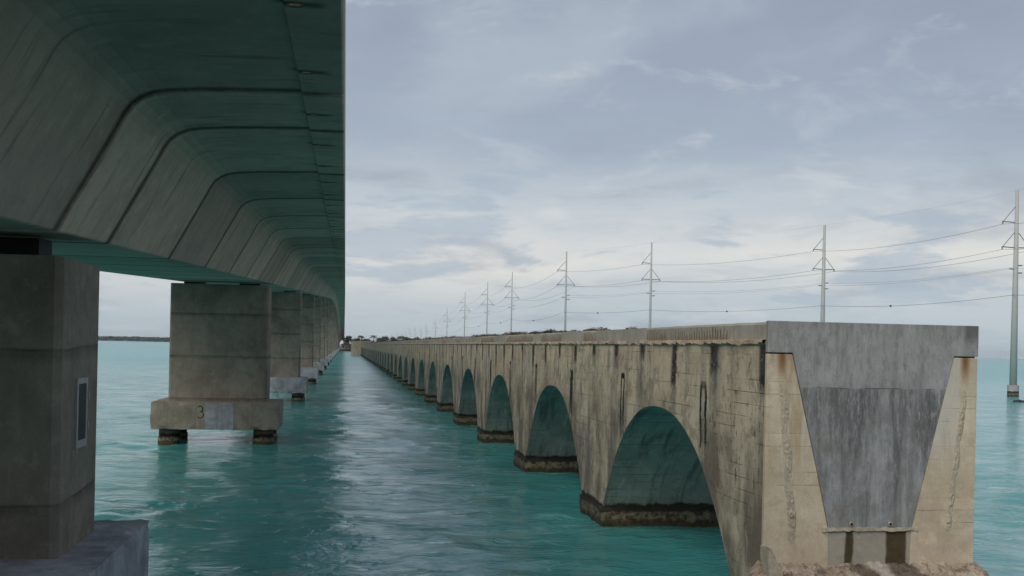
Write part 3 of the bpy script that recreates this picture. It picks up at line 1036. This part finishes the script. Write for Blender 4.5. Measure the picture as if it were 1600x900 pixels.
def coping_mesh(seed):
    hp = ARCH_P / 2
    n = 40
    vs, fs = [], []
    for i in range(n + 1):
        y_ = -hp + ARCH_P * i / n
        jz = 0.012 * mnoise.noise(Vector((y_ * 1.2, seed, 0.7)))
        for X, s in ((X_L + 0.015, 1), (X_R - 0.015, -1)):
            vs += [(X, y_, Z_LEDGE - 0.01), (X, y_, Z_TOP - 0.05 + jz), (X + s * 0.04, y_, Z_TOP - 0.005 + jz), (X + s * 0.5, y_, Z_TOP - 0.005 + jz * 0.3)]
    for i in range(n):
        a = i * 8
        for side in (0, 4):
            for j in range(3):
                fs.append((a + side + j, a + side + j + 8, a + side + j + 9, a + side + j + 1))
        fs.append((a + 3, a + 11, a + 15, a + 7))
    return MB().add(vs, fs).mesh('coping', 'coping')


copings = [coping_mesh(s * 4.7) for s in range(3)]


def plinth_mesh(seed):
    bm = rough_box(X_L - 0.05, X_R + 0.05, -1.50, 1.50, -2.0, 0.56, 0.16, 0.06, seed, 2.6)
    return smooth(bm_mesh(bm, 'pier_plinth', 'wall'))


plinths = [plinth_mesh(s * 5.5) for s in range(3)]
for i in range(N_BAY):
    yc = ARCH_C0 + i * ARCH_P
    wl = obj('spandrel_wall', wall_variants[i % 4], viaduct, (0, yc, 0))
    obj('arch_barrel', barrel, wl)
    obj('broken_ledge', ledges[i % 3], wl)
    obj('coping', copings[i % 3], wl)
    obj('pier_plinth', plinths[i % 3], wl, (0, ARCH_P / 2, 0))
    # smooth repaired stretches of coping that lap over the ledge
    st = [(1.2, 6.6)] if i == 0 else ([(random.uniform(-6, -3), random.uniform(-2, 0.5)), (random.uniform(2, 3), random.uniform(4, 6.6))] if i % 2 else [(random.uniform(-4, 0), random.uniform(1, 4))])
    for a, e in st:
        bm = rough_box(X_L - 0.02, X_L + 0.3, a, e, Z_LEDGE - 0.085, Z_TOP - 0.012, 0.3, 0.008, i + a, 3)
        obj('coping_patch', bm_mesh(bm, 'coping_patch', 'patch'), wl)

# abutment at the far end of the viaduct
Y_END = ARCH_C0 + (N_BAY - 0.5) * ARCH_P
bm = rough_box(3.2, X_R + 4, Y_END, Y_END + 9, -2, 6.5, 1.2, 0.08, 3, 0.6)
obj('abutment', bm_mesh(bm, 'abutment', 'leg'), viaduct)
bm = rough_box(X_L - 0.5, X_R + 0.5, Y_END + 9, Y_END + 330, -2, 6.0, 6, 0.08, 3, 0.6)
obj('approach_wall', bm_mesh(bm, 'approach_wall', 'wall'), viaduct)

# --- broken end facing the camera
Y_F = 18.80
b = MB()
leg_l = [(X_L - 0.008, 1.0), (8.81, 1.0), (8.786, 1.99), (8.534, 3.1), (8.03, 5.165), (X_L - 0.008, 5.165)]
leg_r = [(10.39, 1.0), (X_R + 0.015, 1.0), (X_R + 0.015, 5.165), (11.19, 5.165), (10.675, 3.1), (10.416, 1.99)]


def leg_mesh(pts):
    me = MB().prism_y(pts, Y_F - 0.085, Y_F + 0.015).mesh('buttress', 'leg')
    return bevel(me, 0.008, 1)


obj('buttress', leg_mesh(leg_l), viaduct)
obj('buttress', leg_mesh(leg_r), viaduct)
tee = [(X_L - 0.005, 5.19), (8.035, 5.19), (8.54, 3.1), (8.79, 2.0), (10.41, 2.0), (10.67, 3.1), (11.185, 5.19), (X_R + 0.02, 5.19),
       (X_R + 0.02, Z_TOP + 0.01), (X_L - 0.005, Z_TOP + 0.01)]
me = MB().prism_y(tee, Y_F - 0.10, Y_F + 0.02).mesh('infill_panel', 'panel')
obj('infill_panel', bevel(me, 0.008, 1), viaduct)
me = MB().box(8.70, 10.48, Y_F - 0.075, Y_F + 0.2, 0.9, 1.985).mesh('base_wall', 'base')
obj('base_wall', me, viaduct)
bm = rough_box(8.66, 10.52, Y_F - 0.115, Y_F + 0.0, 1.955, 2.02, 0.045, 0.022, 4, 9)
obj('mortar_ledge', bm_mesh(bm, 'mortar_ledge', 'ridge'), viaduct)
for xx in (9.22, 9.98):
    pmb = MB()
    pmb.tube([(xx, Y_F + 0.05, 2.10), (xx, Y_F - 0.13, 2.085)], 0.04, 12)
    pmb.tube([(xx, Y_F - 0.131, 2.085), (xx, Y_F - 0.05, 2.09)], 0.028, 12, 1)
    obj('weep_pipe', pmb.mesh('weep_pipe', ['ledge', 'rubber']), viaduct)


def ridge(x0, z0, x1, z1, wdt, seed):
    bm = rough_box(-wdt / 2, wdt / 2, -0.05, 0.06, 0, 1, 0.05, 0.0, seed)
    for v in bm.verts:
        z_ = v.co.z
    bm.free()
    n = int(abs(z1 - z0) / 0.04)
    m_ = 7
    vs, fs = [], []
    for i in range(n + 1):
        u = i / n
        for j in range(m_ + 1):
            q = j / m_
            prof = math.sin(math.pi * q) ** 0.6
            p_ = Vector((x0 + (x1 - x0) * u + (q - 0.5) * wdt, 0, z0 + (z1 - z0) * u))
            t1 = mnoise.turbulence(p_ * 15 + Vector((seed, 0, 0)), 4, True)
            t2 = mnoise.noise(Vector((u * 9, seed, 0.3)))
            d = prof * (0.004 + 0.042 * t1) * max(0.05, 0.7 + 1.1 * t2) * min(1, u * 8, (1 - u) * 8 + 0.3)
            vs.append((p_.x + 0.03 * t2, Y_F - 0.083 - d, p_.z + 0.02 * t2))
    for i in range(n):
        for j in range(m_):
            a = i * (m_ + 1) + j
            fs.append((a, a + 1, a + m_ + 2, a + m_ + 1))
    return MB().add(vs, fs).mesh('broken_ridge', 'ridge')


obj('broken_ridge', ridge(7.85, 4.75, 8.10, 1.72, 0.17, 2.0), viaduct)
obj('broken_ridge', ridge(11.42, 4.6, 11.13, 1.95, 0.13, 8.0), viaduct)

# rough apron of broken concrete in front of the end
bm = bmesh.new()
bmesh.ops.create_grid(bm, x_segments=170, y_segments=110, size=0.5)
for v in bm.verts:
    u, q = v.co.x + 0.5, v.co.y + 0.5
    wd = 4.5 + 1.4 * (1 - q)
    X = 9.6 + (u - 0.5) * wd + 0.15 * (1 - q)
    Y = 18.9 - (1 - q) * 4.2
    z_ = 1.41 - (1 - q) * 1.5 - 0.5 * (1 - q) ** 2 - 2.2 * max(0, abs(u - 0.5) - 0.44) * (1 + 6 * max(0, abs(u - 0.5) - 0.46))
    p_ = Vector((X, Y, 0))
    z_ += 0.10 * mnoise.turbulence(p_ * 1.3, 4, True) - 0.03 + 0.07 * mnoise.voronoi(p_ * 6.5)[0][0] + 0.05 * mnoise.turbulence(p_ * 9, 3, True) + 0.02 * mnoise.noise(p_ * 22) - 0.06
    v.co = Vector((X, Y, z_))
obj('rubble_apron', bm_mesh(bm, 'rubble_apron', 'rubble'), viaduct)
bm = rough_box(7.50, 7.76, 18.30, 18.72, 1.05, 1.72, 0.06, 0.03, 6, 3)
for v in bm.verts:
    if v.co.z > 1.3:
        k = (v.co.z - 1.3) / 0.42
        v.co.x -= 0.22 * k * (v.co.x - 7.50) / 0.26
obj('broken_slab', bm_mesh(bm, 'broken_slab', 'ridge'), viaduct)

# near pier skirt below the first spandrel wall
bm = rough_box(X_L - 0.03, X_R + 0.02, 18.82, 20.05, -2.0, 0.6, 0.2, 0.03, 12, 2)
obj('pier_plinth', bm_mesh(bm, 'pier_plinth_end', 'wall'), viaduct)
me = MB().add([(X_L, Y_F + 0.02, -2), (X_R, Y_F + 0.02, -2), (X_R, Y_F + 0.02, 5.4), (X_L, Y_F + 0.02, 5.4)], [(0, 1, 2, 3)]).mesh('end_closure', 'leg')
obj('end_closure', me, viaduct)


# ------------------------------------------------------------------ dry shrubs on the old deck
def shrub_mesh(seed, mat, n=230):
    r = random.Random(seed)
    b = MB()
    for i in range(14):
        a = r.uniform(0, math.tau)
        l = r.uniform(0.18, 0.42)
        tip = (math.cos(a) * l * r.uniform(0.5, 1.4), math.sin(a) * l * r.uniform(0.5, 1.4), l * r.uniform(0.5, 1.05))
        b.tube([(0, 0, -0.05), (tip[0] * 0.5, tip[1] * 0.5, tip[2] * 0.65), tip], [0.012, 0.008, 0.004], 4, 1)
    for i in range(n):
        a = r.uniform(0, math.tau)
        rad = 0.5 * math.sqrt(r.random())
        z_ = (1 - (rad / 0.55) ** 2) * 0.32 * r.random() ** 0.6 + 0.02
        c = Vector((rad * math.cos(a), rad * math.sin(a), z_))
        s = r.uniform(0.03, 0.07)
        d = Vector((r.gauss(0, 1), r.gauss(0, 1), r.gauss(0.4, 0.7))).normalized() * s
        e = d.orthogonal().normalized() * s * 0.45
        b.add([c - d, c + e, c + d, c - e], [(0, 1, 2, 3)], 0)
    return b.mesh('foliage', [mat, 'bark'])


sh = [shrub_mesh(1, 'dry'), shrub_mesh(2, 'dry'), shrub_mesh(3, 'dry_green'), shrub_mesh(4, 'dry')]


def shrub(y_, s, k, x_=None):
    o = obj('dry_shrub', sh[k % 4], None, (x_ if x_ is not None else X_L + 0.3 + random.uniform(0, 0.3), y_, Z_TOP - 0.01), (0, 0, random.uniform(0, 6)))
    o.scale = (s * random.uniform(0.9, 1.2), s * random.uniform(1.0, 1.5), s * random.uniform(0.55, 0.85))
    tag(o, 'small brown dried shrub rooted on top edge of the old viaduct', 'shrub', 'dry shrubs along the viaduct top')


for x_img in (962, 916, 907, 899, 875, 867, 857, 848, 838, 832, 826, 818, 806, 797, 789, 782, 772, 765, 758, 748, 741, 733, 722, 712, 702):
    D = 13004.0 / (x_img - 538 - 0.4)
    yy = (D - 1.151) / 0.9883
    shrub(yy, random.uniform(0.38, 0.62) * (1 + (yy - 30) / 120), random.randrange(4))
yy = 85.0
while yy < 480:
    shrub(yy, random.uniform(0.6, 1.0), random.randrange(4))
    yy += random.uniform(2.0, 9.0) * (1 + yy / 500)
shrub(30.5, 0.5, 2, X_R - 1.0)
shrub(33.0, 0.5, 0, X_R - 0.9)


# ------------------------------------------------------------------ utility poles and wires
POLES = [(93, 88), (89.3, 134.8), (83.1, 181), (63.5, 222), (51, 250), (49.4, 323), (49.2, 378), (49.4, 452), (61, 655), (75, 908),
         (84, 1130), (86, 1240), (85, 1330), (83, 1400), (88, 1580), (89, 1710), (88, 1850), (86, 2000)]
POLE_H = 27.9


def pole_parts():
    out = []
    b = MB()
    b.tube([(0, 0, 0.9), (0, 0, 14), (0, 0, POLE_H)], [0.50, 0.37, 0.22], 16)
    out.append(('shaft', smooth(b.mesh('shaft_pole', 'pole')), []))
    b = MB()
    b.tube([(0, 0, -2.5), (0, 0, 1.55)], 0.74, 18)
    out.append(('concrete_base', bevel(b.mesh('concrete_base', 'pole_base'), 0.03, 1), []))
    for s, z_, up in ((-1, 23.5, 2.1), (-1, 20.1, 2.1), (1, 20.1, 2.1)):
        b = MB()
        b.tube([(s * 0.25, 0, z_), (s * 2.15, 0, z_ + 0.06)], 0.07, 8)
        b.tube([(s * 2.05, 0, z_ + 0.05), (s * 0.24, 0, z_ + up)], 0.05, 8)
        ib = MB()
        ib.tube([(s * 2.1, 0, z_), (s * 2.1, 0, z_ - 0.12), (s * 2.1, 0, z_ - 0.14), (s * 2.1, 0, z_ - 0.3)], [0.05, 0.13, 0.05, 0.12], 8)
        out.append(('cross_arm', b.mesh('cross_arm', 'pole_arm'), [('insulator', ib.mesh('insulator', 'pole_arm'))]))
    for s, z_ in ((-1, 17.2), (1, 17.7), (1, 16.7)):
        b = MB()
        b.tube([(s * 0.3, 0, z_), (s * 0.95, 0, z_ + 0.02)], 0.085, 8)
        out.append(('insulator', b.mesh('insulator_post', 'pole_arm'), []))
    return out


PP = pole_parts()
pole_dirs = []
for i, (x_, y_) in enumerate(POLES):
    a, b_ = POLES[max(0, i - 1)], POLES[min(len(POLES) - 1, i + 1)]
    ang = math.atan2(b_[1] - a[1], b_[0] - a[0]) - math.pi / 2
    if i > 0:
        ang *= 0.4
    pole_dirs.append(ang)
    o = obj('utility_pole', None, None, (x_, y_, 0), (0, 0, ang))
    if i == 1:
        tag(o, 'grey steel utility pole on round concrete base in open water right of viaduct', 'utility pole')
    elif i == 2:
        tag(o, 'grey steel utility pole rising behind the broken end wall of the viaduct', 'utility pole')
    else:
        tag(o, 'slim steel utility pole in the receding row behind the long viaduct', 'utility pole', 'utility poles in the receding row')
    if i == 0:
        o['label'] = 'grey steel utility pole out in open water far from the viaduct'
        del o['group']
    for nm, me, subs in PP:
        c = obj(nm, me, o)
        if nm == 'shaft' and i >= 3:
            c.scale = (0.68, 0.68, 1) if i < 5 else (0.55, 0.55, 1)
        for sn, sm in subs:
            obj(sn, sm, c)

WIRES = [('static', 0.0, POLE_H, 1.2, 0.005, 'thin static wire strung across the tips of the utility poles'),
         ('upper', -2.1, 23.2, 2.6, 0.021, 'power line hung from the single upper arms of the poles'),
         ('lower_l', -2.1, 19.8, 2.6, 0.021, 'power line hung from the lower arms on the viaduct side'),
         ('lower_r', 2.1, 19.8, 2.6, 0.021, 'power line hung from the lower arms on the seaward side'),
         ('post_l', -0.9, 17.2, 1.8, 0.013, 'thin wire on the short insulator posts toward the viaduct'),
         ('post_r', 0.9, 17.7, 1.9, 0.013, 'thin wire on the upper seaward insulator posts of the poles'),
         ('comm', -0.42, 13.7, 1.9, 0.024, 'lowest black cable fixed to the utility pole shafts, with small markers')]
for nm, off, z_, sag, rad, lab in WIRES:
    path = []
    for i in range(len(POLES) - 1):
        p0, p1 = POLES[i], POLES[i + 1]
        a0, a1 = pole_dirs[i], pole_dirs[i + 1]
        q0 = Vector((p0[0] + off * math.cos(a0), p0[1] + off * math.sin(a0), z_))
        q1 = Vector((p1[0] + off * math.cos(a1), p1[1] + off * math.sin(a1), z_))
        L = (q1 - q0).length
        sg = min(3.2, sag * (L / 60) ** 1.3) * 0.5
        n = 14
        for k in range(n):
            u = k / n
            q = q0.lerp(q1, u)
            q.z -= sg * 4 * u * (1 - u)
            path.append(q)
    path.append(q1)
    b = MB()
    b.tube(path, rad, 5)
    o = tag(obj('overhead_wire', b.mesh('overhead_wire', 'wire')), lab, 'wire')
    if nm == 'comm':
        mk = MB()
        mk.tube([(0, 0, -0.17), (0, 0, -0.1), (0, 0, 0.1), (0, 0, 0.17)], [0.05, 0.16, 0.16, 0.05], 8)
        mke = mk.mesh('line_marker', 'wire')
        for idx in (22, 35, 50, 63, 75, 88):
            obj('line_marker', mke, o, path[idx])

# ------------------------------------------------------------------ floating debris by the pole
b = rough_box(-0.55, 0.55, -0.35, 0.35, -0.3, 0.22, 0.12, 0.14, 4, 1.5)
tag(obj('rock', smooth(bm_mesh(b, 'rock', 'rock')), None, (78.9, 118.0, 0.02)), 'small dark rock breaking the water in front of the utility pole', 'rock')
b = rough_box(-0.3, 0.3, -0.25, 0.25, -0.3, 0.14, 0.12, 0.12, 9, 1.5)
tag(obj('rock', smooth(bm_mesh(b, 'rock_small', 'rock')), None, (80.0, 118.4, 0.0)), 'smaller low dark rock beside the other rock near utility pole', 'rock')


# ------------------------------------------------------------------ far land, quay, houses, trees
def land_mesh(pts, z1, seed):
    n = len(pts)
    cx, cy = sum(p[0] for p in pts) / n, sum(p[1] for p in pts) / n
    vs, fs = [], []
    for f, z_ in ((1.0, -2.0), (1.0, z1 * 0.45), (0.98, z1), (0.6, z1 + 0.5)):
        vs += [(cx + (p[0] - cx) * f, cy + (p[1] - cy) * f, z_) for p in pts]
    for r_ in range(3):
        for i in range(n):
            j = (i + 1) % n
            fs.append((r_ * n + i, r_ * n + j, (r_ + 1) * n + j, (r_ + 1) * n + i))
    fs.append(tuple(3 * n + i for i in range(n)))
    return MB().add(vs, fs)


lm = land_mesh([(-45, 800), (-20, 785), (20, 785), (70, 800), (130, 860), (170, 1000), (170, 1900), (-70, 1900), (-60, 1100), (-55, 860)], 1.6, 1)
tag(obj('far_shore', lm.mesh('far_shore', 'land')), None, None, None, 'structure')
bm = rough_box(-26, 24, 772, 790, -1.5, 1.55, 3, 0.1, 3, 0.4)
tag(obj('seawall', bm_mesh(bm, 'seawall', 'seawall')), 'low grey concrete seawall on the water where the far shore begins', 'seawall')
house = tag(obj('house', None, None, (1.6, 812, 1.5)), 'small pale house with pitched roof on far shore behind seawall', 'house')
obj('wall', MB().box(-4.2, 4.2, 0, 7, -1, 3.0).mesh('house_wall', 'house'), house)
obj('roof', MB().prism_y([(-4.8, 2.9), (4.8, 2.9), (0, 5.2)], -0.5, 7.5).mesh('house_roof', 'roof'), house)
for xx in (-2.4, 2.2):
    obj('window', MB().box(xx - 0.6, xx + 0.6, -0.06, 0.02, 0.9, 2.2).mesh('house_window', 'glass'), house)
obj('door', MB().box(-0.5, 0.5, -0.06, 0.02, 0, 2.1).mesh('house_door', 'roof'), house)


def crown(seed, rad, h, n, mat):
    r = random.Random(seed)
    b = MB()
    lobes = [(Vector((r.gauss(0, rad * 0.45), r.gauss(0, rad * 0.45), h * r.uniform(0.45, 0.95))), rad * r.uniform(0.35, 0.6)) for _ in range(9)]
    for i in range(n):
        c, lr = r.choice(lobes)
        d = Vector((r.gauss(0, 1), r.gauss(0, 1), r.gauss(0, 0.8))).normalized() * lr * r.random() ** 0.4
        p_ = c + d
        s = r.uniform(0.25, 0.55)
        e1 = Vector((r.gauss(0, 1), r.gauss(0, 1), r.gauss(0, 1))).normalized() * s
        e2 = e1.orthogonal().normalized() * s * 0.7
        b.add([p_ - e1, p_ + e2, p_ + e1, p_ - e2], [(0, 1, 2, 3)])
    return b.mesh('crown', mat)


def trunk(h, r0_):
    return MB().tube([(0, 0, -0.5), (0.1, 0, h * 0.4), (0, 0.1, h * 0.75)], [r0_, r0_ * 0.75, r0_ * 0.4], 7).mesh('trunk', 'bark')


def palm_crown(seed, h):
    r = random.Random(seed)
    b = MB()
    for i in range(17):
        a = i * 2.4 + r.uniform(-0.2, 0.2)
        l = r.uniform(1.9, 2.7)
        up = r.uniform(-0.1, 1.1)
        pts = []
        for k in range(6):
            u = k / 5
            pts.append(Vector((math.cos(a) * l * u, math.sin(a) * l * u, h + up * u * 1.6 - 1.9 * u * u)))
        sd = Vector((-math.sin(a), math.cos(a), 0))
        for k in range(5):
            w0, w1 = 0.42 * math.sin(math.pi * (0.12 + 0.85 * k / 5)), 0.42 * math.sin(math.pi * (0.12 + 0.85 * (k + 1) / 5))
            for s in (1, -1):
                dn = Vector((0, 0, -0.2))
                b.add([pts[k], pts[k + 1], pts[k + 1] + sd * s * w1 + dn, pts[k] + sd * s * w0 + dn], [(0, 1, 2, 3)])
    return b.mesh('crown', 'palm')


tr_v = [(trunk(8, 0.3), crown(s, 3.4, 8.5, 700, 'leaf')) for s in range(4)]
pl_v = [(MB().tube([(0, 0, -0.5), (0.3, 0, 3), (0.5, 0.1, 7.5)], [0.24, 0.18, 0.14], 7).mesh('trunk', 'bark'), palm_crown(s, 7.5)) for s in range(3)]
for i in range(78):
    xx = -48 + i * 2.1 + random.uniform(-1.6, 1.6)
    yy = random.uniform(825, 905)
    if -16 < xx < 1.5:
        continue
    pal = random.random() < 0.32
    tv = random.choice(pl_v if pal else tr_v)
    o = obj('palm_tree' if pal else 'shore_tree', None, None, (xx, yy, 1.7), (0, 0, random.uniform(0, 6)))
    s = random.uniform(0.75, 1.2) * (1.15 if pal else 0.95)
    o.scale = (s, s, s)
    if pal:
        tag(o, 'tall thin palm standing among the trees of the far shore', 'palm', 'palms on the far shore')
    else:
        tag(o, 'bushy grey green tree on the far shore beyond the viaduct', 'tree', 'trees on the far shore')
    obj('trunk', tv[0], o)
    c = obj('crown', tv[1], o)
    if pal:
        c.location = (0.5, 0.1, 0)

# wooded island far out on the left
isl = land_mesh([(-1500, 2990), (-900, 2925), (-560, 2940), (-300, 3010), (-250, 3300), (-900, 3500), (-1600, 3400)], 0.5, 2)
tag(obj('island', isl.mesh('island', 'leaf')), None, None, None, 'structure')
b = MB()
r = random.Random(3)
for i in range(15000):
    u = r.random()
    X = -1480 + u * 1200
    edge = 2985 - 85 * math.sin(math.pi * u)
    Y = edge + 22 + r.random() * 60
    hmax = 11 + 5.0 * mnoise.noise(Vector((X * 0.012, 0, 0))) + 2.5 * mnoise.noise(Vector((X * 0.06, 1, 0)))
    z_ = 0.5 + hmax * r.random() ** 0.75
    c = Vector((X, Y, z_))
    s = r.uniform(1.2, 2.6)
    e1 = Vector((r.gauss(0, 1), r.gauss(0, 0.5), r.gauss(0, 0.8))).normalized() * s
    e2 = e1.orthogonal().normalized() * s * 0.8
    b.add([c - e1, c + e2, c + e1, c - e2], [(0, 1, 2, 3)])
tag(obj('far_woods', b.mesh('far_woods', 'leaf')), 'low dark band of woods along the distant island on the horizon', 'woods', None, 'stuff')

# shore behind the viewpoint
bm = rough_box(-40, 40, -120, 4.5, -3, 3.55, 2.0, 0.25, 5, 0.4)
tag(obj('shore_bank', bm_mesh(bm, 'shore_bank', 'land')), None, None, None, 'structure')
za = z_wing(-9.5)
me = MB().box(BX - 6.2, BX + 6.2, -14, -9.2, 2, za - 0.06).mesh('abutment', 'pier')
obj('abutment', me, bridge)
me = MB().box(BX - 6.2, BX + 6.2, -120, -14.02, 2, za - 0.5).mesh('approach_fill', 'land')
obj('approach_fill', me, bridge)

# ------------------------------------------------------------------ haze
hz = MB().box(-9500, 9500, -500, 9500, -4, 60).mesh('haze', [])
ho = tag(obj('haze', hz), 'thin pale sea haze', None, None, 'stuff')
mt = bpy.data.materials.new('haze_air')
mt.use_nodes = True
nt = mt.node_tree
for nd in list(nt.nodes):
    nt.nodes.remove(nd)
out = nt.nodes.new('ShaderNodeOutputMaterial')
pv = nt.nodes.new('ShaderNodeVolumePrincipled')
pv.inputs['Color'].default_value = (0.86, 0.92, 1.0, 1)
pv.inputs['Density'].default_value = 0.00006
nt.links.new(pv.outputs[0], out.inputs['Volume'])
hz.materials.append(mt)
